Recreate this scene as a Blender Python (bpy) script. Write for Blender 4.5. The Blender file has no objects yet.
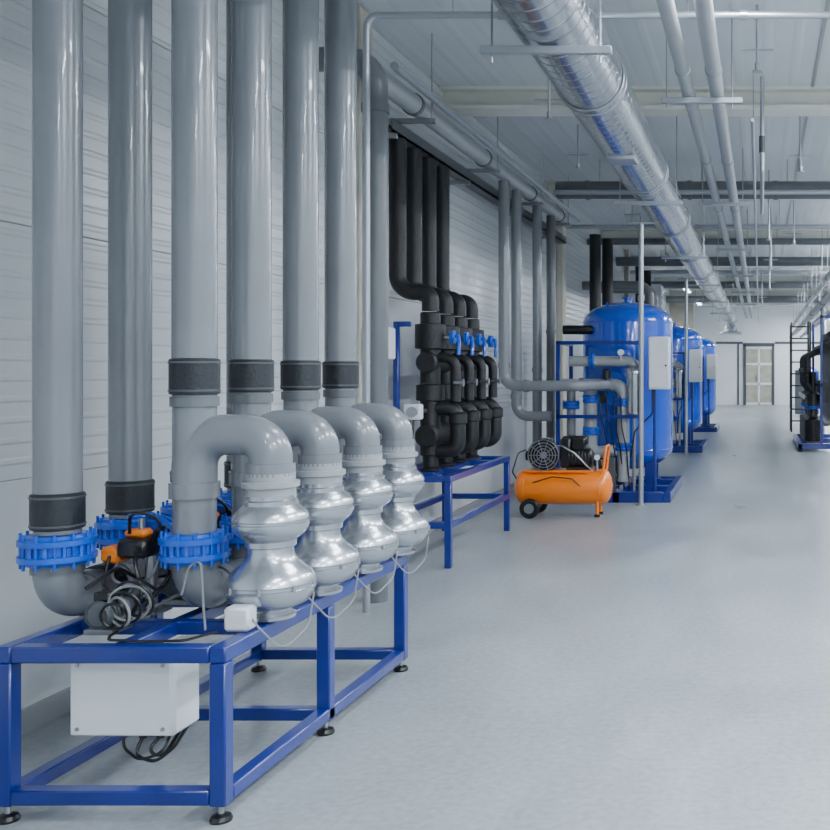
import bpy, math, random
from mathutils import Vector as V
random.seed(4)
# ------------------------------------------------------------------ materials
def mat(name, col, rough=0.5, metal=0.0, coat=0.0, var=0.0, vscale=6.0, emit=None, es=1.0, bump=0.0, bscale=60.0):
    m=bpy.data.materials.new(name); m.use_nodes=True
    nt=m.node_tree; b=nt.nodes['Principled BSDF']
    b.inputs['Base Color'].default_value=(*col,1); b.inputs['Roughness'].default_value=rough
    b.inputs['Metallic'].default_value=metal; b.inputs['Coat Weight'].default_value=coat
    tc=nt.nodes.new('ShaderNodeTexCoord')
    if var>0:
        n=nt.nodes.new('ShaderNodeTexNoise'); n.inputs['Scale'].default_value=vscale; n.inputs['Detail'].default_value=5
        nt.links.new(tc.outputs['Object'],n.inputs['Vector'])
        r=nt.nodes.new('ShaderNodeValToRGB')
        r.color_ramp.elements[0].position=.3; r.color_ramp.elements[1].position=.7
        r.color_ramp.elements[0].color=(*[c*(1-var) for c in col],1)
        r.color_ramp.elements[1].color=(*[min(1,c*(1+var)) for c in col],1)
        nt.links.new(n.outputs['Fac'],r.inputs['Fac']); nt.links.new(r.outputs['Color'],b.inputs['Base Color'])
    if bump>0:
        n2=nt.nodes.new('ShaderNodeTexNoise'); n2.inputs['Scale'].default_value=bscale
        nt.links.new(tc.outputs['Object'],n2.inputs['Vector'])
        bp=nt.nodes.new('ShaderNodeBump'); bp.inputs['Strength'].default_value=bump; bp.inputs['Distance'].default_value=.01
        nt.links.new(n2.outputs['Fac'],bp.inputs['Height']); nt.links.new(bp.outputs['Normal'],b.inputs['Normal'])
    if emit:
        b.inputs['Emission Color'].default_value=(*emit,1); b.inputs['Emission Strength'].default_value=es
    return m
PVC=mat('grey_pvc',(.18,.193,.210),.25,0,.35,var=.06,vscale=4)
PVCD=mat('grey_pvc_dark',(.12,.13,.14),.35,var=.08)
PVCL=mat('grey_pvc_light',(.32,.335,.35),.33,var=.05)
RUB=mat('rubber_sleeve',(.012,.015,.020),.5,bump=.3)
BLK=mat('black_insulation',(.005,.0055,.007),.5,var=.2,bump=.4,bscale=40)
BLKP=mat('black_plastic',(.007,.007,.008),.33)
BLUE=mat('blue_frame_paint',(.001,.016,.19),.28,0,.3,var=.1)
BLUEC=mat('blue_cast_flange',(.0,.085,.56),.33,0,.2,var=.1)
BLUET=mat('blue_tank_paint',(.0,.065,.52),.13,0,.7,var=.05,vscale=2)
SILV=mat('silver_casting',(.47,.49,.52),.25,.85,.15)
STEEL=mat('steel',(.38,.39,.41),.3,.85)
ZINC=mat('zinc',(.40,.42,.45),.4,.7)
WHT=mat('white_enclosure',(.70,.72,.74),.4)
ORG=mat('orange_paint',(.95,.21,.002),.3,0,.4)
ORGD=mat('orange_actuator',(.9,.22,.01),.4)
CABLE=mat('cable_grey',(.22,.23,.24),.5)
LED=mat('led_tube',(1,1,1),.5,emit=(.93,.97,1),es=9)
BEAM=mat('white_beam_paint',(.74,.74,.68),.45,var=.04)
DARKM=mat('dark_duct',(.09,.10,.11),.4,.3)
CONC=mat('concrete_pillar_paint',(.48,.45,.37),.7,var=.12,vscale=3)
ENDW=mat('end_wall_paint',(.84,.86,.88),.5)
GLOW=mat('door_glass',(.45,.42,.34),.2,var=.2,vscale=3)

def floor_mat():
    m=mat('epoxy_concrete',(.5,.52,.53),.25); nt=m.node_tree; b=nt.nodes['Principled BSDF']
    tc=nt.nodes.new('ShaderNodeTexCoord'); mp=nt.nodes.new('ShaderNodeMapping'); mp.inputs['Scale'].default_value=(1,.5,1)
    nt.links.new(tc.outputs['Object'],mp.inputs['Vector'])
    n=nt.nodes.new('ShaderNodeTexNoise'); n.inputs['Scale'].default_value=1.0; n.inputs['Detail'].default_value=10; n.inputs['Roughness'].default_value=.62; n.inputs['Distortion'].default_value=.3
    nt.links.new(mp.outputs['Vector'],n.inputs['Vector'])
    r=nt.nodes.new('ShaderNodeValToRGB'); r.color_ramp.elements[0].position=.28; r.color_ramp.elements[1].position=.72
    r.color_ramp.elements[0].color=(.22,.245,.265,1); r.color_ramp.elements[1].color=(.36,.385,.405,1)
    nt.links.new(n.outputs['Fac'],r.inputs['Fac'])
    n3=nt.nodes.new('ShaderNodeTexNoise'); n3.inputs['Scale'].default_value=30; n3.inputs['Detail'].default_value=5
    nt.links.new(tc.outputs['Object'],n3.inputs['Vector'])
    mx=nt.nodes.new('ShaderNodeMixRGB'); mx.blend_type='SOFT_LIGHT'; mx.inputs['Fac'].default_value=.5
    nt.links.new(r.outputs['Color'],mx.inputs[1]); nt.links.new(n3.outputs['Fac'],mx.inputs[2]); nt.links.new(mx.outputs[0],b.inputs['Base Color'])
    r2=nt.nodes.new('ShaderNodeMapRange'); r2.inputs['From Min'].default_value=.3; r2.inputs['From Max'].default_value=.7; r2.inputs['To Min'].default_value=.27; r2.inputs['To Max'].default_value=.42
    nt.links.new(n.outputs['Fac'],r2.inputs['Value']); nt.links.new(r2.outputs[0],b.inputs['Roughness'])
    bp=nt.nodes.new('ShaderNodeBump'); bp.inputs['Strength'].default_value=.06; bp.inputs['Distance'].default_value=.01
    nt.links.new(n3.outputs['Fac'],bp.inputs['Height']); nt.links.new(bp.outputs['Normal'],b.inputs['Normal'])
    return m
FLOOR=floor_mat()

def ribbed(name,col,axis,period,rough,metal=0.,strength=.4):
    m=mat(name,col,rough,metal); nt=m.node_tree; b=nt.nodes['Principled BSDF']
    tc=nt.nodes.new('ShaderNodeTexCoord'); s=nt.nodes.new('ShaderNodeSeparateXYZ'); nt.links.new(tc.outputs['Object'],s.inputs[0])
    mu=nt.nodes.new('ShaderNodeMath'); mu.operation='MULTIPLY'; mu.inputs[1].default_value=2*math.pi/period
    nt.links.new(s.outputs[axis],mu.inputs[0])
    si=nt.nodes.new('ShaderNodeMath'); si.operation='SINE'; nt.links.new(mu.outputs[0],si.inputs[0])
    cl=nt.nodes.new('ShaderNodeMapRange'); cl.inputs['From Min'].default_value=.4; cl.inputs['From Max'].default_value=.9
    nt.links.new(si.outputs[0],cl.inputs['Value'])
    bp=nt.nodes.new('ShaderNodeBump'); bp.inputs['Strength'].default_value=strength; bp.inputs['Distance'].default_value=.012
    nt.links.new(cl.outputs[0],bp.inputs['Height']); nt.links.new(bp.outputs['Normal'],b.inputs['Normal'])
    n=nt.nodes.new('ShaderNodeTexNoise'); n.inputs['Scale'].default_value=.8; nt.links.new(tc.outputs['Object'],n.inputs['Vector'])
    r=nt.nodes.new('ShaderNodeValToRGB'); r.color_ramp.elements[0].color=(*[c*.93 for c in col],1); r.color_ramp.elements[1].color=(*[min(1,c*1.06) for c in col],1)
    nt.links.new(n.outputs['Fac'],r.inputs['Fac']); nt.links.new(r.outputs['Color'],b.inputs['Base Color'])
    return m
WALL=ribbed('ribbed_wall_panel',(.62,.645,.66),2,.085,.25,0,.5)
WALLS=mat('smooth_wall_panel',(.64,.66,.67),.24,var=.04,vscale=.8)
JOINT=mat('panel_joint',(.30,.31,.32),.6)
CEIL=ribbed('ceiling_panel',(.68,.72,.75),0,.25,.25,0,.22)

def duct_mat():
    m=mat('galvanised_spiral_duct',(.52,.545,.58),.22,.97); nt=m.node_tree; b=nt.nodes['Principled BSDF']
    tc=nt.nodes.new('ShaderNodeTexCoord'); s=nt.nodes.new('ShaderNodeSeparateXYZ'); nt.links.new(tc.outputs['Object'],s.inputs[0])
    at=nt.nodes.new('ShaderNodeMath'); at.operation='ARCTAN2'; nt.links.new(s.outputs[2],at.inputs[0]); nt.links.new(s.outputs[0],at.inputs[1])
    mu=nt.nodes.new('ShaderNodeMath'); mu.operation='MULTIPLY_ADD'; mu.inputs[1].default_value=2*math.pi/.14
    nt.links.new(s.outputs[1],mu.inputs[0]); nt.links.new(at.outputs[0],mu.inputs[2])
    si=nt.nodes.new('ShaderNodeMath'); si.operation='SINE'; nt.links.new(mu.outputs[0],si.inputs[0])
    cl=nt.nodes.new('ShaderNodeMapRange'); cl.inputs['From Min'].default_value=.75; cl.inputs['From Max'].default_value=1
    nt.links.new(si.outputs[0],cl.inputs['Value'])
    n=nt.nodes.new('ShaderNodeTexNoise'); n.inputs['Scale'].default_value=2.6; n.inputs['Detail'].default_value=1.5; nt.links.new(tc.outputs['Object'],n.inputs['Vector'])
    ad=nt.nodes.new('ShaderNodeMath'); ad.operation='MULTIPLY_ADD'; ad.inputs[1].default_value=.3
    nt.links.new(cl.outputs[0],ad.inputs[0]); nt.links.new(n.outputs['Fac'],ad.inputs[2])
    bp=nt.nodes.new('ShaderNodeBump'); bp.inputs['Strength'].default_value=.5; bp.inputs['Distance'].default_value=.018
    nt.links.new(ad.outputs[0],bp.inputs['Height']); nt.links.new(bp.outputs['Normal'],b.inputs['Normal'])
    vo=nt.nodes.new('ShaderNodeTexVoronoi'); vo.inputs['Scale'].default_value=30; nt.links.new(tc.outputs['Object'],vo.inputs['Vector'])
    r=nt.nodes.new('ShaderNodeMapRange'); r.inputs['To Min'].default_value=.13; r.inputs['To Max'].default_value=.27
    nt.links.new(vo.outputs['Distance'],r.inputs['Value']); nt.links.new(r.outputs[0],b.inputs['Roughness'])
    return m
DUCT=duct_mat()

# ------------------------------------------------------------------ mesh builder
class B:
    def __init__(s): s.v=[]; s.f=[]; s.m=[]; s.mats=[]
    def mi(s,m):
        if m not in s.mats: s.mats.append(m)
        return s.mats.index(m)
    def add(s,vs,fs,m):
        o=len(s.v); s.v+= [tuple(x) for x in vs]; k=s.mi(m)
        for f in fs: s.f.append([i+o for i in f]); s.m.append(k)
    def box(s,x0,x1,y0,y1,z0,z1,m,bv=0.0):
        if bv<=0:
            vs=[(x,y,z) for x in(x0,x1) for y in(y0,y1) for z in(z0,z1)]
            fs=[(0,1,3,2),(4,6,7,5),(0,4,5,1),(2,3,7,6),(0,2,6,4),(1,5,7,3)]
            s.add(vs,fs,m); return
        b=min(bv,(x1-x0)/2.01,(y1-y0)/2.01,(z1-z0)/2.01)
        lo=(x0,y0,z0); hi=(x1,y1,z1); vs=[]; idx={}
        for a in(0,1):
            for c in(0,1):
                for d in(0,1):
                    for ax in range(3):
                        p=[]
                        for k,q in enumerate((a,c,d)):
                            base=hi[k] if q else lo[k]; sg=-1 if q else 1
                            p.append(base if k==ax else base+sg*b)
                        idx[(a,c,d,ax)]=len(vs); vs.append(p)
        fs=[]
        C=lambda a,c,d,ax: idx[(a,c,d,ax)]
        for ax in range(3):
            o=[k for k in range(3) if k!=ax]
            for q in(0,1):
                ring=[]
                for (i,j) in((0,0),(1,0),(1,1),(0,1)):
                    t=[0,0,0]; t[ax]=q; t[o[0]]=i; t[o[1]]=j; ring.append(C(*t,ax))
                fs.append(ring)
            for i in(0,1):
                for j in(0,1):
                    t0=[0,0,0]; t0[ax]=0; t0[o[0]]=i; t0[o[1]]=j
                    t1=list(t0); t1[ax]=1
                    fs.append([C(*t0,o[0]),C(*t0,o[1]),C(*t1,o[1]),C(*t1,o[0])])
        for a in(0,1):
            for c in(0,1):
                for d in(0,1): fs.append([C(a,c,d,0),C(a,c,d,1),C(a,c,d,2)])
        s.add(vs,fs,m)
    def frame(s,ax):
        ax=V(ax).normalized(); u=ax.orthogonal().normalized(); return ax,u,ax.cross(u)
    def lathe(s,o,ax,prof,m,seg=28,cap=True):
        o=V(o); a,u,w=s.frame(ax); vs=[]; fs=[]
        for r,h in prof:
            for i in range(seg):
                t=2*math.pi*i/seg; vs.append(o+a*h+(u*math.cos(t)+w*math.sin(t))*r)
        n=len(prof)
        for k in range(n-1):
            for i in range(seg):
                j=(i+1)%seg; fs.append([k*seg+i,k*seg+j,(k+1)*seg+j,(k+1)*seg+i])
        if cap: fs.append(list(range(seg))[::-1]); fs.append([(n-1)*seg+i for i in range(seg)])
        s.add(vs,fs,m)
    def cyl(s,p0,p1,r,m,seg=20,bv=0):
        p0=V(p0);p1=V(p1);L=(p1-p0).length
        pr=[(r,0),(r,L)] if bv<=0 else [(r-bv,0),(r,bv),(r,L-bv),(r-bv,L)]
        s.lathe(p0,p1-p0,pr,m,seg)
    def tube(s,pts,r,m,bend=0.1,seg=20,steps=7):
        pts=[V(p) for p in pts]; P=[pts[0]]
        for i in range(1,len(pts)-1):
            A,Q,C=pts[i-1],pts[i],pts[i+1]; u=(Q-A).normalized(); v=(C-Q).normalized()
            ph=u.angle(v)
            if ph<.01: P.append(Q); continue
            lim=min((Q-A).length,(C-Q).length)*(.5 if len(pts)>3 else .98)
            rr=min(bend,lim/math.tan(ph/2)); t=rr*math.tan(ph/2)
            st=Q-u*t; n=(v-u*u.dot(v)).normalized()
            for k in range(steps+1):
                a=ph*k/steps; P.append(st+u*rr*math.sin(a)+n*rr*(1-math.cos(a)))
        P.append(pts[-1])
        Q=[P[0]]
        for p in P[1:]:
            if (p-Q[-1]).length>1e-5: Q.append(p)
        P=Q; vs=[]; fs=[]
        t=(P[1]-P[0]).normalized(); u=t.orthogonal().normalized()
        for i,p in enumerate(P):
            if i==0: t2=t
            elif i==len(P)-1: t2=(P[i]-P[i-1]).normalized()
            else: t2=((P[i]-P[i-1]).normalized()+(P[i+1]-P[i]).normalized()).normalized()
            u=(u-t2*u.dot(t2)).normalized(); w=t2.cross(u)
            for k in range(seg):
                a=2*math.pi*k/seg; vs.append(p+(u*math.cos(a)+w*math.sin(a))*r)
        for i in range(len(P)-1):
            for k in range(seg):
                j=(k+1)%seg; fs.append([i*seg+k,i*seg+j,(i+1)*seg+j,(i+1)*seg+k])
        fs.append(list(range(seg))[::-1]); fs.append([(len(P)-1)*seg+k for k in range(seg)])
        s.add(vs,fs,m)
    def ring(s,o,ax,R,r,m,seg=28,rs=8):
        o=V(o);a,u,w=s.frame(ax);vs=[];fs=[]
        for i in range(seg):
            t=2*math.pi*i/seg; d=u*math.cos(t)+w*math.sin(t)
            for k in range(rs):
                q=2*math.pi*k/rs; vs.append(o+d*(R+r*math.cos(q))+a*r*math.sin(q))
        for i in range(seg):
            for k in range(rs):
                j=(i+1)%seg;l=(k+1)%rs; fs.append([i*rs+k,j*rs+k,j*rs+l,i*rs+l])
        s.add(vs,fs,m)
    def collar(s,p,ax,r,m,h=.04,t=.008,seg=28):
        a=V(ax).normalized(); p=V(p)-a*h/2
        s.lathe(p,a,[(r*.9,0),(r+t,.002),(r+t,h-.002),(r*.9,h)],m,seg)
    def flange(s,p,ax,r,R,m,h=.1,nb=8,bm=None):
        a,u,w=s.frame(ax); p=V(p)
        s.lathe(p-a*h/2,a,[(r,0),(R*.80,.0),(R*.86,h*.10),(R,h*.14),(R,h*.32),(R*.84,h*.36),(R*.84,h*.64),(R,h*.68),(R,h*.86),(R*.86,h*.9),(R*.80,h),(r,h)],m,36)
        for i in range(nb):
            t=2*math.pi*(i+.5)/nb; d=(u*math.cos(t)+w*math.sin(t)); q=p+d*R*.9
            s.cyl(q-a*h*.60,q+a*h*.60,R*.045,bm or m,8)
            t=2*math.pi*(i+1)/nb; d=(u*math.cos(t)+w*math.sin(t)); q=p+d*R*.88
            s.cyl(q-a*h*.34,q+a*h*.34,R*.07,m,6)
    def done(s,name,loc=None,smooth=True):
        me=bpy.data.meshes.new(name); off=V(loc) if loc else V((0,0,0))
        me.from_pydata([tuple(V(p)-off) for p in s.v],[],s.f)
        for m in s.mats: me.materials.append(m)
        me.polygons.foreach_set('material_index',s.m)
        if smooth:
            me.polygons.foreach_set('use_smooth',[True]*len(s.f))
        me.update()
        import bmesh
        bm=bmesh.new(); bm.from_mesh(me); bmesh.ops.recalc_face_normals(bm,faces=bm.faces); bm.to_mesh(me); bm.free()
        if smooth: me.set_sharp_from_angle(angle=math.radians(38))
        ob=bpy.data.objects.new(name,me); ob.location=off
        bpy.context.scene.collection.objects.link(ob); return ob

XL,XR,H,YF,YB=-3.05,2.6,4.2,43.0,-4.0
HC=H-.001
XW=XL+.001
# ------------------------------------------------------------------ room
b=B(); b.box(XL-.3,XR+.3,YB-.3,YF+.3,-.2,0,FLOOR); b.done('floor',smooth=False)
b=B(); b.box(XL-.3,XR+.3,YB-.3,YF+.3,H,H+.2,CEIL); b.done('ceiling',smooth=False)
def panelwall(name,side):
    b=B(); x=XL if side<0 else XR
    a0,a1=(x-.25,x-.01) if side<0 else (x+.01,x+.25)
    b.box(a0,a1,YB-.3,YF+.3,0,H,JOINT)
    y=YB-.3; k=0
    while y<YF+.3:
        y1=min(y+3.75,YF+.3); z=0.0; r=0
        while z<H-.01:
            z1=min(z+1.05,H)
            p0,p1=(x-.02,x) if side<0 else (x,x+.02)
            b.box(p0,p1,y+.002,y1-.002,z+.002,z1-.002,WALL if r>1 or (r==1 and k%2==0) else WALLS,.003)
            z=z1; r+=1
        y=y1; k+=1
    b.done(name,smooth=False)
panelwall('wall_left',-1); panelwall('wall_right',1)
b=B(); b.box(XL-.3,XR+.3,YF,YF+.3,0,H,ENDW); b.done('wall_back',smooth=False)
b=B(); b.box(XL-.3,XR+.3,YB-.3,YB,0,H,ENDW); b.done('wall_front',smooth=False)
b=B(); b.box(XL,XL+.02,YB,YF,0,.1,JOINT); b.done('baseboard_left')
b=B()
Yd=YF-.002
b.box(-.72,-.6,YF-.08,Yd,0,2.6,DARKM,.01); b.box(.5,.62,YF-.08,Yd,0,2.6,DARKM,.01); b.box(-.72,.62,YF-.08,Yd,2.52,2.66,DARKM,.01)
b.box(-.6,.5,YF-.05,Yd,0,2.52,GLOW)
for z in (.0,.85,1.7,2.4): b.box(-.6,.5,YF-.07,YF-.03,z,z+.1,ENDW,.01)
b.box(-.09,-.01,YF-.07,YF-.03,0,2.5,ENDW,.01); b.cyl((-.14,YF-.09,1.0),(-.14,YF-.09,1.3),.02,STEEL,8)
b.done('door_1')
b=B(); b.box(-1.9,-.74,YF-.03,YF,2.62,2.72,DARKM); b.box(.64,2.6,YF-.03,YF,2.62,2.72,DARKM); b.box(-.98,-.9,YF-.03,YF,0,2.62,DARKM); b.done('trim_1')
for y in (7.5,15.1,22.6,30.1,37.6):
    b=B(); b.box(XW,XL+.10,y-.12,y+.12,0,HC,CONC,.01); b.done('wall_pillar')
for y in (33.9,):
    b=B(); b.box(XW,XL+.8,y,y+.35,0,HC,CONC,.01); b.done('concrete_pier')
for y in (4.9,9.5,14.3,19.1,23.9,28.7,33.5,38.3):
    b=B(); b.box(XW,XR-.001,y,y+.28,H-.03,HC,BEAM); b.box(XW,XR-.001,y+.12,y+.16,H-.18,H-.03,BEAM); b.box(XW,XR-.001,y,y+.28,H-.22,H-.18,BEAM,.004); b.done('ceiling_beam')
b=B()
for x in (-1.9,-.7,.5,1.7): b.box(x-.015,x+.015,YB,YF,H-.012,H,JOINT)
b.done('trim_2')
def fixture(x,y,e):
    b=B(); b.box(x-.09,x+.09,y-.75,y+.75,H-.30,H-.24,WHT,.01); b.box(x-.065,x+.065,y-.72,y+.72,H-.315,H-.3,LED)
    for q in(-.6,.6): b.cyl((x,y+q,H-.24),(x,y+q,HC),.006,STEEL,6)
    b.done('ceiling_light')
    l=bpy.data.lights.new('ceiling_lamp','AREA'); l.shape='RECTANGLE'; l.size=.3; l.size_y=1.5; l.energy=e; l.color=(.86,.935,1)
    o=bpy.data.objects.new('ceiling_lamp',l); o.location=(x,y,H-.33); bpy.context.scene.collection.objects.link(o)
for y in (-2,1.2,4.4,7.6,11.0): fixture(2.15,y,145)
for y in (14.9,18.6,22.1,25.4,29.8,34.9,40.4): fixture(2.15,y,190)
for y in (-1.5,1.9,5.2): fixture(-.1,y,108)
for y in (30.2,36): fixture(-2.2,y,130)  # added fixtures on the left, only to brighten the far left walls

# ------------------------------------------------------------------ pump skid table
TX0,TX1,TY0,TY1,TT=-2.53,-1.765,3.30,5.02,.585
b=B(); t=.055
def sq(b,x0,x1,y0,y1,z0,z1,m=BLUE): b.box(x0,x1,y0,y1,z0,z1,m,.005)
for y in (TY0,(TY0+TY1)/2-.06,TY1-t):
    for x in (TX0,TX1-t):
        sq(b,x,x+t,y,y+t,.055,TT-t)
        b.cyl((x+t/2,y+t/2,.012),(x+t/2,y+t/2,.06),.010,STEEL,10)
        b.lathe((x+t/2,y+t/2,0),(0,0,1),[(.034,0),(.036,.008),(.03,.02),(.014,.026)],BLKP,18)
for x in (TX0,TX1-t):
    sq(b,x,x+t,TY0,TY1,TT-t,TT); sq(b,x,x+t,TY0+t,TY1-t,.06,.06+t*.9)
for y in (TY0,TY1-t):
    sq(b,TX0+t,TX1-t,y,y+t,TT-t,TT); sq(b,TX0+t,TX1-t,y,y+t,.06,.06+t*.9)
for y in (3.66,4.08,4.52):
    sq(b,TX0+t,TX1-t,y-.02,y+.03,TT-.05,TT-.001)
sq(b,-2.17,-2.12,TY0+t,TY1-t,TT-.052,TT-.002)
sq(b,TX0+t,TX1-t,4.1,4.15,.06,.11)
b.done('pump_skid_frame')
b=B(); b.box(-2.345,-1.985,3.39,3.55,.255,.53,WHT,.012); b.box(-2.335,-1.995,3.383,3.392,.262,.523,WHT,.004)
for x in(-2.31,-2.02):
    for z in(.285,.5): b.cyl((x,3.379,z),(x,3.384,z),.007,STEEL,8)
for x in (-2.14,-2.08): b.cyl((x,3.47,.225),(x,3.47,.256),.013,BLKP,10)
b.tube([(-2.14,3.47,.23),(-2.16,3.45,.17),(-2.08,3.44,.15),(-2.02,3.45,.2),(-2.0,3.5,.26)],.006,BLKP,.05,8)
b.tube([(-2.08,3.47,.23),(-2.11,3.44,.19),(-2.05,3.43,.17),(-2.03,3.47,.22),(-2.02,3.5,.258)],.006,BLKP,.05,8)
b.tube([(-2.20,3.47,.26),(-2.20,3.45,.20),(-2.13,3.43,.16),(-2.06,3.45,.18),(-2.05,3.5,.258)],.005,BLKP,.05,8)
b.done('electrical_enclosure')

XA,XB,XP=-2.50,-2.08,-1.80
R=.075
YS=[3.68,4.09,4.53,4.96]; YA=[3.56,3.97,4.40,4.84]
ZH=.675
for i,y in enumerate(YA):
    b=B(); 
    b.cyl((XA,y,1.04),(XA,y,HC),R,PVC,32)
    b.cyl((XA,y,.92),(XA,y,1.0),R*.96,PVC,32)
    b.lathe((XA,y,.935),(0,0,1),[(R,0),(R+.008,.004),(R+.008,.125),(R,.13)],RUB,32)
    for z in (.95,1.05): b.collar((XA,y,z),(0,0,1),R+.009,DARKM,.010,.002)
    b.done('return_riser_pipe')
b=B()
b.tube([(XA,YA[0],.82),(XA,YA[0],ZH),(XA,5.0,ZH)],R,PVC,.115,28,10)
b.collar((XA,YA[0]+.15,ZH),(0,1,0),R,PVCD,.05); b.collar((XA,YA[0],.80),(0,0,1),R,PVCD,.04)
for y in YA[1:]: b.cyl((XA,y,ZH),(XA,y,.82),R*.97,PVC,28); b.collar((XA,y,ZH),(0,1,0),R,PVC,.2,.006)
for y in YA: b.flange((XA,y,.865),(0,0,1),R*.9,.120,BLUEC,.105,12)
b.collar((XA,YA[0]+.24,ZH),(0,1,0),R+.002,BLKP,.05,.012)
b.collar((XA,5.0,ZH),(0,1,0),R,PVCD,.04,.01)
for y in (3.85,4.2,4.7,4.94): b.box(XA-.03,XA+.1,y-.02,y+.02,TT,ZH-.05,BLKP,.004)
b.done('suction_header_pipe')
for i,y in enumerate(YS):
    b=B()
    b.cyl((XB,y,1.53),(XB,y,HC),R,PVC,32)
    b.cyl((XB,y,.905),(XB,y,1.43),R*.97,PVC,32)
    b.lathe((XB,y,1.41),(0,0,1),[(R,0),(R+.009,.004),(R+.009,.128),(R,.133)],RUB,32)
    for z in (1.425,1.528): b.collar((XB,y,z),(0,0,1),R+.01,DARKM,.010,.002)
    b.collar((XB,y,1.385),(0,0,1),R,PVCD,.04,.006)
    b.done('supply_riser_pipe')
b=B()
b.tube([(XB,YS[0],.82),(XB,YS[0],ZH),(XB,5.1,ZH)],R,PVC,.115,28,10)
b.collar((XB,YS[0]+.15,ZH),(0,1,0),R,PVCD,.05); b.collar((XB,YS[0],.79),(0,0,1),R,PVCD,.03)
for y in YS[1:]: b.cyl((XB,y,ZH),(XB,y,.82),R*.97,PVC,28)
for y in YS: b.flange((XB,y,.85),(0,0,1),R*.9,.117,BLUEC,.108,12)
for y in (3.9,4.3,4.75,4.94): b.box(XB-.1,XB+.1,y-.02,y+.02,TT,ZH-.05,BLKP,.004)
b.done('discharge_header_pipe')
for y in YS:
    b=B(); zt=1.262
    b.tube([(XB,y,1.03),(XB,y,zt),(XP,y,zt),(XP,y,1.08)],R,PVC,.125,28,10)
    b.collar((XB,y,1.06),(0,0,1),R,PVC,.06,.009)
    b.collar((XP,y,1.135),(0,0,1),R,PVC,.05,.009)
    prof=[(.05,.0),(.085,.0),(.088,.012),(.07,.02),(.075,.035),(.105,.045),(.128,.058),(.143,.078),(.151,.10),(.153,.112),(.148,.116),(.148,.126),(.153,.130),(.148,.148),(.136,.166),(.118,.184),(.100,.2),(.086,.216),(.078,.235),(.076,.258),(.086,.263),(.086,.283),(.096,.292),(.113,.306),(.125,.323),(.130,.34),(.130,.348),(.126,.351),(.126,.358),(.130,.362),(.126,.377),(.116,.392),(.102,.405),(.092,.415),(.092,.43),(.085,.435),(.085,.45)]
    b.lathe((XP,y,.592),(0,0,1),prof,SILV,48)
    b.lathe((XP,y,.592),(0,0,1),[(.085,.449),(.085,.475),(.098,.48),(.098,.50),(.084,.503),(.084,.53)],PVCL,32)
    for a in range(8):
        t_=a*math.pi/4+.2; b.cyl((XP+.150*math.cos(t_),y+.150*math.sin(t_),.70),(XP+.150*math.cos(t_),y+.150*math.sin(t_),.725),.007,STEEL,8)
    b.box(XP-.07,XP+.02,y-.200,y-.135,.587,.672,WHT,.01)
    b.cyl((XP-.025,y-.165,.56),(XP-.025,y-.165,.59),.012,BLKP,10)
    b.tube([(XP+.015,y-.17,.63),(XP+.05,y-.19,.60),(XP+.10,y-.12,.50),(XP+.14,y,.56),(XP+.15,y+.02,.68)],.0035,CABLE,.06,8)
    b.done('inline_water_pump')
for k,(x,y) in enumerate([(-2.30,3.78),(-2.29,4.22),(-2.29,4.66)]):
    b=B()
    b.cyl((x,y,TT),(x,y,.80),.022,STEEL,12); b.box(x-.05,x+.05,y-.05,y+.05,TT,TT+.012,STEEL)
    b.flange((x,y+.03,.86),(0,1,.0),.05,.085,BLUEC,.06,8)
    b.box(x-.055,x+.055,y-.13,y-.02,.81,.88,BLKP,.012)
    b.box(x-.12,x-.05,y-.12,y-.03,.79,.85,ORGD,.012); b.box(x-.05,x+.03,y-.09,y-.03,.88,.91,ORGD,.01)
    b.cyl((x,y-.06,.91),(x,y-.06,.96),.012,STEEL,10); b.ring((x,y-.06,.96),(0,0,1),.04,.007,BLUEC,20,6)
    b.tube([(x+.05,y-.08,.86),(x+.1,y-.1,.95),(x+.10,y-.02,.82),(x+.06,y,.70),(x,y-.05,.62)],.010,BLKP,.06,8)
    b.tube([(x-.02,y-.1,.9),(x+.02,y-.16,1.00),(x+.09,y-.1,.95),(x+.1,y-.06,.76)],.006,BLKP,.06,8)
    b.tube([(x+.02,y-.12,.86),(x+.05,y-.18,.80),(x+.09,y-.2,.70),(x+.05,y-.22,.60)],.007,BLKP,.06,8)
    b.tube([(x-.08,y-.12,.82),(x-.08,y-.16,.72),(x-.02,y-.16,.66),(x+.02,y-.2,.6)],.006,BLKP,.05,8)
    b.tube([(x-.06,y-.10,.80),(x-.10,y-.1,.72),(x-.02,y-.06,.70),(x+.09,y-.14,.75),(x+.12,y-.1,.9)],.005,CABLE,.05,8)
    b.done('actuated_valve')
for (x,y) in [(-2.28,3.50),(-2.28,3.95),(-2.28,4.4)]:
    b=B(); b.box(x-.05,x+.05,y-.06,y+.06,TT+.001,TT+.02,STEEL,.003)
    b.cyl((x,y-.06,.652),(x,y+.06,.652),.046,DARKM,24,.01)
    for q in range(6): b.ring((x,y-.05+q*.019,.652),(0,1,0),.047,.004,DARKM,24,6)
    b.cyl((x,y+.06,.655),(x,y+.1,.655),.03,STEEL,16); b.box(x-.03,x+.03,y-.04,y+.02,.695,.73,BLKP,.006)
    b.done('booster_motor')
b=B()
random.seed(11)
for k in range(5):
    c=(-2.215+.01*k,3.43+.012*k,.655+.012*k); b.ring(c,(random.uniform(-.5,.5),1,random.uniform(-.2,.5)),.045+.006*k,.005,CABLE if k%2 else BLKP,28,6)
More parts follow.
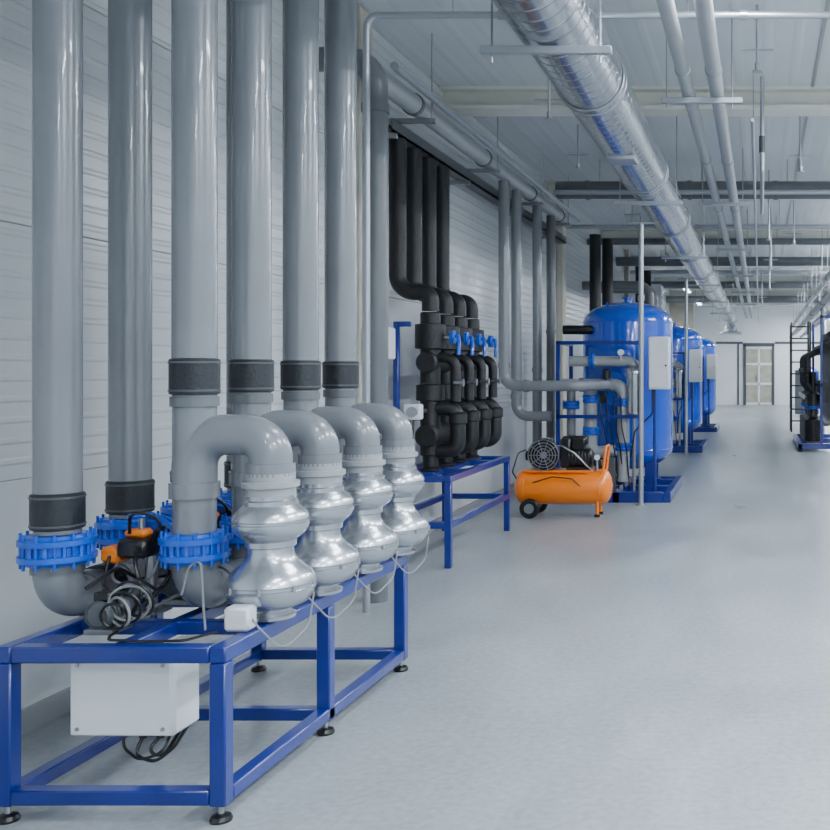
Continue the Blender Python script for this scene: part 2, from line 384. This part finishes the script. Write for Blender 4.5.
# sagging harness that runs between the rows
pts=[]
for k in range(14):
    pts.append((-2.36+.035*math.sin(k*1.9),3.50+.11*k,.735+.05*math.sin(k*1.3)))
b.tube(pts,.007,BLKP,.05,8,4)
pts=[(-2.20+.03*math.sin(k*1.4+1),3.50+.11*k,.73+.045*math.sin(k*1.7+2)) for k in range(14)]
b.tube(pts,.006,BLKP,.05,8,4)
pts=[(-2.24+.04*math.sin(k*2.1),3.50+.11*k,.62+.02*math.sin(k*1.7+2)) for k in range(14)]
b.tube(pts,.006,CABLE,.05,8,4)
b.tube([(-2.21,3.44,.60),(-2.21,3.40,.596),(-2.19,3.36,.593),(-2.06,3.345,.592),(-1.93,3.35,.593),(-1.88,3.46,.594)],.005,BLKP,.03,8)
b.tube([(-2.06,3.56,.70),(-2.03,3.555,.80),(-1.985,3.55,.83),(-1.97,3.54,.66),(-1.93,3.48,.595)],.004,CABLE,.04,8)
b.done('cable_bundle')

# ------------------------------------------------------------------ pipe groups behind the skid
def pipeobj(name,pts,r,m,bend=.12,collars=(),seg=20):
    b=B(); b.tube(pts,r,m,bend,seg,8)
    for p,ax in collars: b.collar(p,ax,r,m,.06,.008)
    b.done(name)
pipeobj('wall_riser_pipe',[(-3.04,6.5,3.52),(-2.5,6.5,3.52),(-2.5,6.5,1.07)],.08,PVCD,.18,[((-2.5,6.5,3.2),(0,0,1))],24)
b=B(); b.cyl((-2.5,6.5,0),(-2.5,6.5,1.00),.078,PVCD,24); b.collar((-2.5,6.5,1.0),(0,0,1),.08,RUB,.13,.01); b.done('floor_riser_pipe')
b=B(); b.tube([(-2.44,6.2,0),(-2.44,6.2,3.70),(.62,6.2,3.70),(.62,6.2,3.3)],.022,ZINC,.08,14,6)
for x in(-1.9,-.45,.45): b.cyl((x,6.2,3.72),(x,6.2,HC),.006,STEEL,6)
for x in(-1.6,-.1): b.collar((x,6.2,3.70),(1,0,0),.022,STEEL,.05,.008)
b.done('water_service_pipe')
b=B(); ZW=3.60
b.tube([(-2.74,6.9,ZW),(-2.74,14.2,ZW)],.08,PVCL,.1,24)
for y in(7.9,9.9,11.9,13.6):
    b.collar((-2.74,y,ZW),(0,1,0),.08,PVCD,.05,.01); b.box(XW,-2.6,y+.1,y+.14,ZW-.12,ZW-.085,STEEL); b.cyl((-2.63,y+.12,ZW-.1),(-2.63,y+.12,HC),.007,STEEL,6)
b.tube([(-2.56,7.0,ZW+.03),(-2.56,14.2,ZW+.03)],.03,ZINC,.1,12)
b.done('wall_header_pipe')
b=B(); b.box(-2.945,-2.83,7.7,14.6,3.34,3.36,DARKM); b.box(-2.84,-2.83,7.7,14.6,3.34,3.44,DARKM); b.box(-2.945,-2.935,7.7,14.6,3.34,3.44,DARKM)
for x in(-2.92,-2.89,-2.86): b.cyl((x,7.7,3.385),(x,14.6,3.385),.013,BLKP,8)
for y in(7.75,9.7,11.7,13.7): b.box(XW,-2.82,y,y+.04,3.30,3.34,STEEL)
b.done('cable_tray')
YM=[7.95,8.32,8.69,9.06]; MX=-2.62
for y in YM:
    b=B(); b.tube([(-2.88,y,3.335),(-2.88,y,2.12),(MX,y,2.12),(MX,y,1.97)],.066,BLK,.13,20,8)
    b.done('insulated_riser_pipe')
b=B()
for k,y in enumerate(YM):
    b.cyl((MX,y,.82),(MX,y,1.96),.078,BLK,22,.01)
    b.lathe((MX,y,1.66),(0,0,1),[(.07,0),(.118,.012),(.118,.20),(.07,.21)],BLK,22)
    b.lathe((MX,y,1.25),(0,0,1),[(.07,0),(.11,.01),(.11,.13),(.07,.14)],BLK,22)
    b.tube([(MX,y,1.20),(-2.40,y,1.20),(-2.40,y,.86),(-2.56,y,.86)],.06,BLK,.10,18,7)
    b.lathe((-2.40,y,1.06),(0,0,1),[(.05,0),(.072,.02),(.072,.09),(.05,.11)],BLK,18)
    b.tube([(MX,y,1.62),(MX+.2,y,1.58),(MX+.2,y,1.25)],.04,BLK,.08,14)
    b.cyl((MX+.1,y,1.76),(MX+.2,y,1.76),.02,STEEL,10)
    b.flange((MX+.18,y,1.76),(1,0,0),.02,.055,BLUEC,.035,6)
    b.tube([(MX+.2,y,1.76),(MX+.22,y,1.78),(MX+.24,y-.04,1.70),(MX+.24,y-.06,1.62)],.016,BLUEC,.03,8)
    b.cyl((MX+.2,y-.05,1.40),(MX+.27,y-.05,1.40),.012,STEEL,8); b.cyl((MX+.27,y-.05,1.40),(MX+.28,y-.05,1.40),.03,STEEL,16)
    b.lathe((MX,y,.703),(0,0,1),[(.08,0),(.08,.02),(.06,.03),(.06,.13)],BLKP,18)
b.cyl((MX,7.84,1.56),(MX,9.17,1.56),.085,BLK,22,.015); b.cyl((MX,7.84,.98),(MX,9.17,.98),.092,BLK,22,.015)
b.done('insulated_pipe_manifold')
b=B(); q=.05
SX0,SX1,SY0,SY1,SZ=-2.96,-2.335,7.55,9.35,.70
for x in(SX0,SX1-q):
    for y in(SY0,SY1-q):
        sq(b,x,x+q,y,y+q,0,SZ-q)
    sq(b,x,x+q,SY0,SY1,SZ-q,SZ); sq(b,x,x+q,SY0+q,SY1-q,.30,.35)
for y in(SY0,SY1-q,8.1,8.85): sq(b,SX0+q,SX1-q,y,y+q,SZ-q,SZ-.001)
for y in(SY0,SY1-q): sq(b,SX0+q,SX1-q,y,y+q,.30,.35)
sq(b,-2.68,-2.56,7.85,9.2,SZ-.04,SZ-.003)
for y in (7.6,9.2): sq(b,-2.79,-2.75,y,y+.04,SZ,1.87)
sq(b,-2.75,-2.66,7.6,7.64,1.83,1.87)
b.done('manifold_stand_frame')
b=B(); b.box(-2.90,-2.76,7.40,7.58,1.58,1.82,WHT,.01); b.box(-2.89,-2.77,7.39,7.402,1.6,1.8,PVCL); b.cyl((-2.83,7.5,1.5),(-2.83,7.5,1.58),.012,BLKP,8); b.box(-2.80,-2.77,7.56,7.6,1.65,1.69,STEEL); b.done('control_box')
b=B(); b.box(-2.72,-2.59,7.62,7.7,1.12,1.24,WHT,.01); b.cyl((-2.65,7.60,1.18),(-2.65,7.622,1.18),.04,STEEL,16); b.cyl((-2.64,7.7,1.18),(-2.63,7.86,1.18),.015,STEEL,8); b.tube([(-2.65,7.65,1.12),(-2.65,7.62,.95),(-2.70,7.62,.8),(-2.68,7.62,.703)],.008,BLKP,.05,8); b.done('flow_sensor')

pipeobj('drop_pipe',[(-2.74,10.7,3.52),(-2.74,10.7,1.33),(-1.95,10.7,1.33),(-1.75,11.4,1.33)],.058,PVC,.14,[((-2.74,10.7,1.55),(0,0,1)),((-2.5,10.7,1.33),(1,0,0))])
pipeobj('drop_pipe',[(-2.74,11.25,3.52),(-2.74,11.25,.98),(-2.35,11.25,.98)],.058,PVC,.14,[((-2.74,11.25,1.2),(0,0,1))])
pipeobj('drop_pipe',[(-2.74,12.3,3.52),(-2.74,12.3,.0)],.058,PVC,.14,[((-2.74,12.3,1.5),(0,0,1))])
pipeobj('drop_pipe',[(-2.74,13.1,3.52),(-2.74,13.1,.0)],.058,PVCD,.14,[((-2.74,13.1,2),(0,0,1))])

# ------------------------------------------------------------------ air compressor
b=B(); cy,cz=10.3,.30; x0,x1=-2.52,-1.52
def hp(L,r,n=6,d=.09):
    pr=[]
    for i in range(n+1):
        a=math.pi/2*i/n; pr.append((max(.002,r*math.sin(a)),d*(1-math.cos(a))))
    for i in range(n,-1,-1):
        a=math.pi/2*i/n; pr.append((max(.002,r*math.sin(a)),L-d*(1-math.cos(a))))
    return pr
b.lathe((x0,cy,cz),(1,0,0),hp(x1-x0,.18),ORG,36)
for x in(x0+.12,x1-.12): b.ring((x,cy,cz),(1,0,0),.18,.004,ORG,36,6)
b.box(-2.42,-1.72,cy-.14,cy+.14,.455,.48,ORG,.006)
for x in(-2.4,-1.78): b.box(x,x+.05,cy-.12,cy+.12,.42,.46,ORG)
for yy in(cy-.22,cy+.18):
    b.cyl((-2.33,yy,.10),(-2.33,yy+.045,.10),.1,BLKP,28,.012); b.cyl((-2.33,yy-.006,.10),(-2.33,yy+.05,.10),.05,STEEL,20)
b.cyl((-2.33,cy-.2,.10),(-2.33,cy+.2,.10),.012,STEEL,10); b.box(-2.36,-2.30,cy-.1,cy+.1,.10,.18,ORG)
for yy in(cy-.1,cy+.1):
    b.cyl((-1.66,yy,.02),(-1.66,yy,.2),.018,ORG,10); b.cyl((-1.66,yy,0),(-1.66,yy,.03),.03,BLKP,14)
gx,gy,gz=-2.2,cy-.13,.635
b.cyl((gx,gy,gz),(gx,gy+.05,gz),.14,BLKP,28)
for r_ in(.155,.125,.095,.065): b.ring((gx,gy-.02,gz),(0,1,0),r_,.005,STEEL,32,6)
for i in range(10):
    a=i*math.pi/5; b.cyl((gx+.03*math.cos(a),gy-.02,gz+.03*math.sin(a)),(gx+.155*math.cos(a),gy-.02,gz+.155*math.sin(a)),.004,STEEL,6)
b.cyl((gx,gy-.03,gz),(gx,gy,gz),.035,STEEL,16)
b.ring((gx,gy+.02,gz),(0,1,0),.152,.018,BLKP,32,8)
b.box(-2.28,-2.12,cy-.05,cy+.1,.48,.68,DARKM,.01); b.cyl((-2.2,cy+.02,.68),(-2.2,cy+.02,.80),.06,STEEL,18)
for k in range(5): b.cyl((-2.2,cy+.02,.69+k*.022),(-2.2,cy+.02,.70+k*.022),.075,DARKM,18)
b.cyl((-1.98,cy,.59),(-1.72,cy,.59),.10,BLKP,24,.02)
for k in range(7): b.ring((-1.95+k*.033,cy,.59),(1,0,0),.101,.006,BLKP,24,6)
b.box(-1.93,-1.80,cy-.06,cy+.06,.68,.80,BLKP,.01); b.box(-1.98,-1.74,cy-.08,cy+.08,.48,.51,BLKP)
b.box(-2.04,-1.94,cy-.1,cy+.06,.5,.80,BLKP,.015); b.box(-2.04,-1.78,cy-.02,cy+.12,.72,.82,BLKP,.02)
b.cyl((-2.40,cy-.02,.62),(-2.30,cy-.02,.62),.05,BLKP,18); b.cyl((-1.66,cy-.1,.47),(-1.66,cy-.1,.60),.012,STEEL,8); b.cyl((-1.66,cy-.13,.61),(-1.66,cy-.1,.61),.028,WHT,16); b.box(-1.70,-1.62,cy-.1,cy,.52,.58,BLKP,.008)
b.tube([(-2.12,cy-.1,.70),(-2.02,cy-.18,.74),(-1.88,cy-.18,.66),(-1.75,cy-.15,.52),(-1.7,cy-.12,.47)],.008,STEEL,.06,8)
b.tube([(-1.64,cy-.12,.40),(-1.60,cy-.12,.46),(-1.57,cy-.12,.72),(-1.57,cy+.12,.72),(-1.60,cy+.12,.46),(-1.64,cy+.12,.40)],.014,ORG,.05,10)
b.tube([(-2.46,cy-.1,.36),(-2.52,cy-.13,.46),(-2.46,cy-.12,.66),(-2.40,cy-.06,.68)],.008,BLKP,.05,8)
b.tube([(-2.30,cy-.18,.36),(-2.1,cy-.2,.42),(-1.9,cy-.19,.40),(-1.8,cy-.17,.3)],.006,BLKP,.05,8)
b.done('air_compressor')

# ------------------------------------------------------------------ pressure tanks on skids
def tank(X,Y):
    b=B()
    r=.55
    zb=.28
    pr=[]
    n=9; d=.26; L=2.06
    for i in range(n+1):
        a=math.pi/2*i/n; pr.append((max(.003,r*math.sin(a)),d*(1-math.cos(a))))
    for i in range(n,-1,-1):
        a=math.pi/2*i/n; pr.append((max(.003,r*math.sin(a)),L-d*(1-math.cos(a))))
    b.lathe((X,Y,zb),(0,0,1),pr,BLUET,56)
    for z in(zb+d,zb+1.05,zb+L-d): b.ring((X,Y,z),(0,0,1),r,.006,BLUET,56,6)
    for a in range(4):
        t_=math.pi/4+a*math.pi/2; x=X+.42*math.cos(t_); y=Y+.42*math.sin(t_)
        b.box(x-.05,x+.05,y-.05,y+.05,.12,.48,BLUE,.006); b.box(x-.08,x+.08,y-.08,y+.08,.12,.135,BLUE)
    b.cyl((X,Y,zb+L-.02),(X,Y,zb+L+.03),.05,BLUET,16); b.cyl((X,Y,zb+L+.03),(X,Y,zb+L+.055),.075,BLUET,20)
    for a in(.8,2.4): 
        b.ring((X+.3*math.cos(a),Y-.25,zb+L-.07),(1,0,0),.04,.010,BLUET,16,6)
    b.cyl((X-.1,Y-r-.05,1.28),(X-.1,Y-r+.1,1.28),.16,BLUET,28); b.cyl((X-.1,Y-r-.075,1.28),(X-.1,Y-r-.05,1.28),.2,BLUEC,28)
    sx0,sx1,sy0,sy1=X-.70,X+.62,Y-1.05,Y+.7
    for x in(sx0,sx1-.08,X-.04): b.box(x,x+.08,sy0,sy1,0,.12,BLUE,.005)
    for y in(sy0,sy1-.08,Y-.4,Y+.3): b.box(sx0+.08,sx1-.08,y,y+.08,0,.118,BLUE,.005)
    fx0,fx1,fy=X-.69,X+.26,Y-1.0
    for x in(fx0,fx1):
        b.box(x,x+.045,fy,fy+.045,.12,1.83,BLUE,.004)
    b.box(fx0,fx1+.045,fy,fy+.045,1.79,1.83,BLUE,.004); b.box(fx0,fx1+.045,fy,fy+.045,.95,.99,BLUE,.004); b.box(fx0,fx0+.045,fy,Y-.2,1.79,1.83,BLUE,.004)
    b.box(fx0,fx0+.045,Y-.2,Y-.155,.12,1.83,BLUE,.004)
    fr=fy+.14
    b.tube([(X-.56,fr,1.60),(X+.02,fr,1.60),(X+.2,fr,1.60),(X+.2,fr,1.35)],.06,PVCL,.1,18)
    b.tube([(X-.69,fr,1.33),(X+.06,fr,1.33),(X+.06,fr,.22)],.07,PVCL,.11,20)
    b.tube([(X-.31,fr,1.33),(X-.31,fr,.55),(X-.1,fr+.3,.55),(X-.1,Y-.4,.55)],.07,PVCL,.1,18)
    b.tube([(X-.54,fr,1.33),(X-.54,fr,.2),(X-.4,fr,.2)],.05,PVC,.1,18)
    for x,z in((X-.31,1.17),(X+.06,1.13),(X-.31,.80),(X+.06,.62),(X-.54,1.1)): b.flange((x,fr,z),(0,0,1),.05,.10,BLUEC,.09,8)
    for x in(X-.42,X-.1): b.collar((x,fr,1.33),(1,0,0),.07,PVC,.05,.012)
    b.flange((X-.3,fr,1.60),(1,0,0),.05,.09,BLUEC,.06,8)
    for x,z in((X-.31,1.17),(X+.06,1.13)): b.box(x+.1,x+.17,fr-.04,fr+.04,z-.05,z+.07,BLKP,.01); b.cyl((x+.1,fr,z),(x+.05,fr,z),.02,STEEL,8)
    b.lathe((X+.19,fr-.05,.95),(0,0,1),[(.02,0),(.07,.02),(.085,.06),(.085,.50),(.10,.505),(.10,.54),(.07,.58),(.02,.60)],SILV,24)
    b.cyl((X+.19,fr-.05,.12),(X+.19,fr-.05,.97),.02,STEEL,10)
    b.lathe((X-.13,fr-.02,1.39),(0,0,1),[(.03,0),(.05,.01),(.05,.10),(.03,.12)],BLKP,14)
    b.tube([(X-.72,Y-.4,1.98),(X-.40,Y-.4,1.98),(X-.33,Y-.15,1.98)],.055,BLK,.06,14)
    b.box(X+.36,X+.60,Y-.98,Y-.80,1.28,1.88,WHT,.01); b.box(X+.37,X+.59,Y-.99,Y-.978,1.30,1.86,WHT,.003); b.cyl((X+.56,Y-1.0,1.55),(X+.56,Y-.985,1.55),.012,BLKP,8)
    b.cyl((X+.42,Y-.85,.12),(X+.42,Y-.85,1.3),.018,BLUE,10)
    b.tube([(X+.4,Y-.9,1.29),(X+.40,Y-.92,1.0),(X+.2,Y-.95,.8),(X+.15,Y-.9,.5)],.010,BLKP,.08,8)
    for k in range(4):
        b.tube([(X-.2+.08*k,fr-.1,1.2),(X-.18+.08*k,fr-.14,1.0-.05*k),(X-.1+.07*k,fr-.1,.6),(X-.05+.06*k,fr,.13)],.008,BLKP,.08,6)
    b.cyl((X+.05,fr-.16,1.70),(X+.05,fr-.13,1.70),.035,WHT,16); b.cyl((X+.05,fr-.145,1.62),(X+.05,fr-.145,1.68),.01,STEEL,8)
    b.box(X-.14,X-.02,fr-.1,fr+.0,.12,.5,DARKM,.01)
    b.done('pressure_tank')
tank(-1.63,12.35); tank(-1.66,19.2); tank(-1.66,25.2)
for (x,y) in((-1.32,11.1),(-1.32,17.9)):
    b=B(); b.cyl((x,y,0),(x,y,3.12),.028,ZINC,12); b.cyl((x,y,0),(x,y,.02),.06,ZINC,12); b.box(x-.15,x+.15,y-.02,y+.02,3.12,3.14,ZINC); b.collar((x,y,2.3),(0,0,1),.028,STEEL,.06,.01); b.done('support_post')
for x,y in((-2.62,15.9),(-2.5,16.4),(-2.5,20.8),(-2.45,21.7)):
    pipeobj('insulated_drop_pipe',[(x,y,3.65),(x,y,0)],.09,BLK,.1)
for y in (17.2,17.9):
    pipeobj('overhead_branch_pipe',[(XW,y,2.95),(-1.9,y,2.95),(-1.9,y,2.0)],.08,PVCD,.2)
for y in (23.3,):
    b=B(); b.box(XL+.01,-2.3,y,y+.5,2.3,3.5,WHT,.02); 
    for k in range(8): b.box(-2.31,-2.29,y+.05,y+.45,2.4+.13*k,2.44+.13*k,STEEL)
    b.done('air_handling_unit')

# ------------------------------------------------------------------ big spiral duct
DX,DZ,DR=-1.106,3.40,.222
b=B(); b.lathe((DX,-3.9,DZ),(0,1,0),[(DR,0),(DR,41.4)],DUCT,56)
y=-2.5
while y<37:
    b.collar((DX,y,DZ),(0,1,0),DR,DUCT,.12,.006,56); b.ring((DX,y-.06,DZ),(0,1,0),DR+.006,.006,STEEL,48,6); b.ring((DX,y+.06,DZ),(0,1,0),DR+.006,.006,STEEL,48,6); y+=3
# square air diffuser at the far end
b.box(DX-.42,DX+.42,37.3,38.1,DZ-.55,DZ-.47,ZINC,.02)
b.lathe((DX,37.4,DZ-.47),(0,0,1),[(.40,0),(.26,.22),(.2,.4)],DUCT,4)
for y in (0.6,7.85): 
    b.box(DX-.1,DX+.12,y,y+.25,DZ-DR-.02,DZ-DR+.01,ZINC,.005)
b.done('ventilation_duct',loc=(DX,0,DZ))
for y in (5.17,9.9,14.7,19.5,24.3,29.1,34.0):
    b=B(); w=.34
    b.box(DX-w,DX+w,y-.02,y+.02,DZ-DR-.045,DZ-DR-.006,ZINC,.003)
    for q_ in(-w+.06,w-.06): b.cyl((DX+q_,y,DZ-DR-.09),(DX+q_,y,HC),.006,STEEL,6)
    b.done('duct_hanger_bracket')
for x,z,r_ in((-.54,3.6,.05),(-.325,3.6,.055)):
    b=B(); b.cyl((x,-3.9,z),(x,40,z),r_,PVCL,20)
    y=1.
    while y<39: b.collar((x,y,z),(0,1,0),r_,PVCL,.08,.006); y+=3.
    b.done('ceiling_water_pipe')
b=B(); b.cyl((-.06,8,3.5),(-.06,42,3.5),.015,ZINC,10)
for y in (9,13.7,18.2,22.5,27.6): b.cyl((-.06,y,3.5),(-.06,y,HC),.005,STEEL,6)
b.done('conduit_pipe')
for y in (3.,7.5,12.2,16.8,21.5,26,31):
    b=B(); b.box(-.74,-.13,y-.02,y+.02,3.50,3.542,ZINC,.003)
    for x in(-.70,-.21,): b.cyl((x,y,3.47),(x,y,HC),.006,STEEL,6)
    b.done('pipe_hanger_bracket')
b=B(); yc=12.8;zc=3.80
b.cyl((-2.6,yc,zc),(XR-.01,yc,zc),.115,PVCD,28)
for x in(-2.2,-.9,.2,1.5): b.collar((x,yc,zc),(1,0,0),.115,PVCD,.06,.01); b.cyl((x+.15,yc,zc+.1),(x+.15,yc,HC),.007,STEEL,6)
b.cyl((-2.6,yc-.2,zc-.06),(XR-.01,yc-.2,zc-.06),.03,ZINC,14)
b.done('cross_duct')
for y,z,r_,m in((15.5,3.72,.035,ZINC),(17.6,3.76,.06,PVCD),(21.2,3.80,.10,PVCD),(23.0,3.75,.05,ZINC),(27,3.80,.1,PVCD),(32.5,3.8,.12,PVCD)):
    b=B(); b.cyl((XL+.01,y,z),(XR-.01,y,z),r_,m,18)
    for x in(-2.1,.3,1.9): b.cyl((x,y,z),(x,y,HC),.007,STEEL,6)
    b.done('cross_pipe')
for (x,y,z0) in((-1.75,8.3,3.62),(.12,13.5,3.3),(.18,16.5,3.2),(-2.0,11.,3.75),(.2,20.7,3.2),(.05,25,3.2),(-1.9,14.9,3.7),(.42,10.4,3.6),(-.02,7.4,3.75),(.5,14.8,3.4)):
    b=B(); b.cyl((x,y,z0),(x,y,HC),.012,ZINC,8); b.cyl((x,y,z0-.03),(x,y,z0+.02),.02,STEEL,10); b.cyl((x,y,z0-.045),(x,y,z0-.04),.04,STEEL,14); b.cyl((x-.12,y,z0+.12),(x+.12,y,z0+.12),.01,ZINC,8); b.done('sprinkler_head')
b=B(); b.tube([(.02,9.2,HC),(.02,9.2,3.3),(.02,11.5,3.3)],.02,ZINC,.05,10); b.cyl((.02,9.2,3.5),(.02,9.2,3.65),.03,DARKM,12); b.done('sprinkler_pipe')

# ------------------------------------------------------------------ right-hand equipment
b=B(); ex0,ex1,ey0,ey1=.70,1.9,18.3,21.2
for x in(ex0,ex1-.08): b.box(x,x+.08,ey0,ey1,.05,.15,BLUE,.005)
for y in(ey0,ey1-.08,19.8): b.box(ex0,ex1,y,y+.08,.05,.149,BLUE,.005)
for x in(ex0+.04,ex1-.04):
    for y in(ey0+.04,ey1-.04): b.cyl((x,y,0),(x,y,.06),.04,BLKP,12)
for x in(ex0+.40,ex1-.12):
    for y in(ey0,ey1-.05): b.box(x,x+.05,y,y+.05,.15,2.5,BLUE,.004)
b.box(ex0+.4,ex1-.07,ey0,ey0+.05,2.45,2.5,BLUE); b.box(ex0+.4,ex0+.45,ey0,ey1,2.45,2.5,BLUE); b.box(ex0+.4,ex0+.45,ey0,ey1,1.2,1.25,BLUE)
for k,y in enumerate((18.75,19.4,20.05,20.7)):
    b.lathe((1.0,y,.15),(0,0,1),[(.1,0),(.18,.02),(.18,.42),(.1,.46),(.08,.5),(.08,.62),(.13,.66),(.13,.9),(.06,.95),(.06,1.3)],BLKP,22)
    for q_ in range(7): b.ring((1.0,y,.22+q_*.05),(0,0,1),.182,.008,BLKP,22,6)
    b.tube([(1.0,y,1.1),(.88,y,1.25),(.88,y,1.75),(1.2,y,1.9)],.06,BLK,.1,14); b.flange((.88,y,1.5),(0,0,1),.05,.09,BLKP,.08,6)
    b.flange((1.0,y,.80),(0,0,1),.1,.16,BLUEC,.06,6)
    b.cyl((.80,y,1.0),(.84,y,1.0),.05,WHT,14); b.cyl((.82,y,1.0),(1.0,y,1.0),.012,STEEL,8)
    b.tube([(1.2,y,.5),(1.35,y,.5),(1.35,y,2.2)],.055,PVCD,.1,14)
    b.box(1.12,1.25,y-.2,y-.05,.9,1.3,BLKP,.01)
b.cyl((1.2,18.45,1.9),(1.2,21.1,1.9),.10,BLK,18); b.cyl((1.35,18.45,2.15),(1.35,21.1,2.15),.09,BLK,18)
b.box(1.4,1.75,18.32,18.5,1.0,1.75,WHT,.01)
b.done('pump_station')
for x,z in((1.15,2.75),(1.35,2.9),(1.55,2.75),(1.8,3.05),(1.25,3.2)):
    b=B(); b.cyl((x,12.5,z),(x,38,z),.055,PVCL if z<3 else ZINC,16)
    for y in(18.3,22,26,30,34): b.collar((x,y,z),(0,1,0),.055,PVCD,.1,.01); b.cyl((x,y+.2,z),(x,y+.2,HC),.007,STEEL,6)
    b.done('overhead_pipe')
for y in(17.5,21.6,27.6): pipeobj('vertical_drop_pipe',[(1.35,y,2.84),(1.35,y,0)],.05,PVC if y<22 else DARKM,.1)
# ladder: single front face with rungs and a rear prop
b=B(); ly=24.2
for x in(.74,1.20):
    b.box(x,x+.04,ly,ly+.05,0,2.66,BLKP,.004); b.box(x,x+.03,ly+.75,ly+.79,0,2.60,BLKP,.004); b.box(x,x+.04,ly+.02,ly+.78,2.58,2.62,BLKP,.004); b.box(x,x+.03,ly+.02,ly+.78,.5,.53,BLKP,.004)
for k in range(9):
    z=.25+k*.285; b.box(.76,1.22,ly,ly+.05,z,z+.035,BLKP,.004)
b.done('ladder')
b=B(); b.box(1.4,2.0,34,35.2,0,.15,BLUE,.01); b.lathe((1.75,34.6,.15),(0,0,1),[(.1,0),(.3,.1),(.3,1.3),(.1,1.45)],BLUET,20); b.box(1.2,1.5,34.1,34.4,0,1.5,DARKM,.02); b.done('filter_unit')

# ------------------------------------------------------------------ world, camera
w=bpy.data.worlds.new('world'); bpy.context.scene.world=w; w.use_nodes=True
w.node_tree.nodes['Background'].inputs[0].default_value=(.7,.8,.9,1); w.node_tree.nodes['Background'].inputs[1].default_value=.3
cam=bpy.data.cameras.new('camera'); co=bpy.data.objects.new('camera',cam); bpy.context.scene.collection.objects.link(co)
co.location=(0,0,1.5); co.rotation_euler=(math.radians(90),0,0)
cam.sensor_width=36; cam.lens=36*1000/830; cam.shift_x=-345/830; cam.shift_y=-45/830; cam.clip_end=200
bpy.context.scene.camera=co
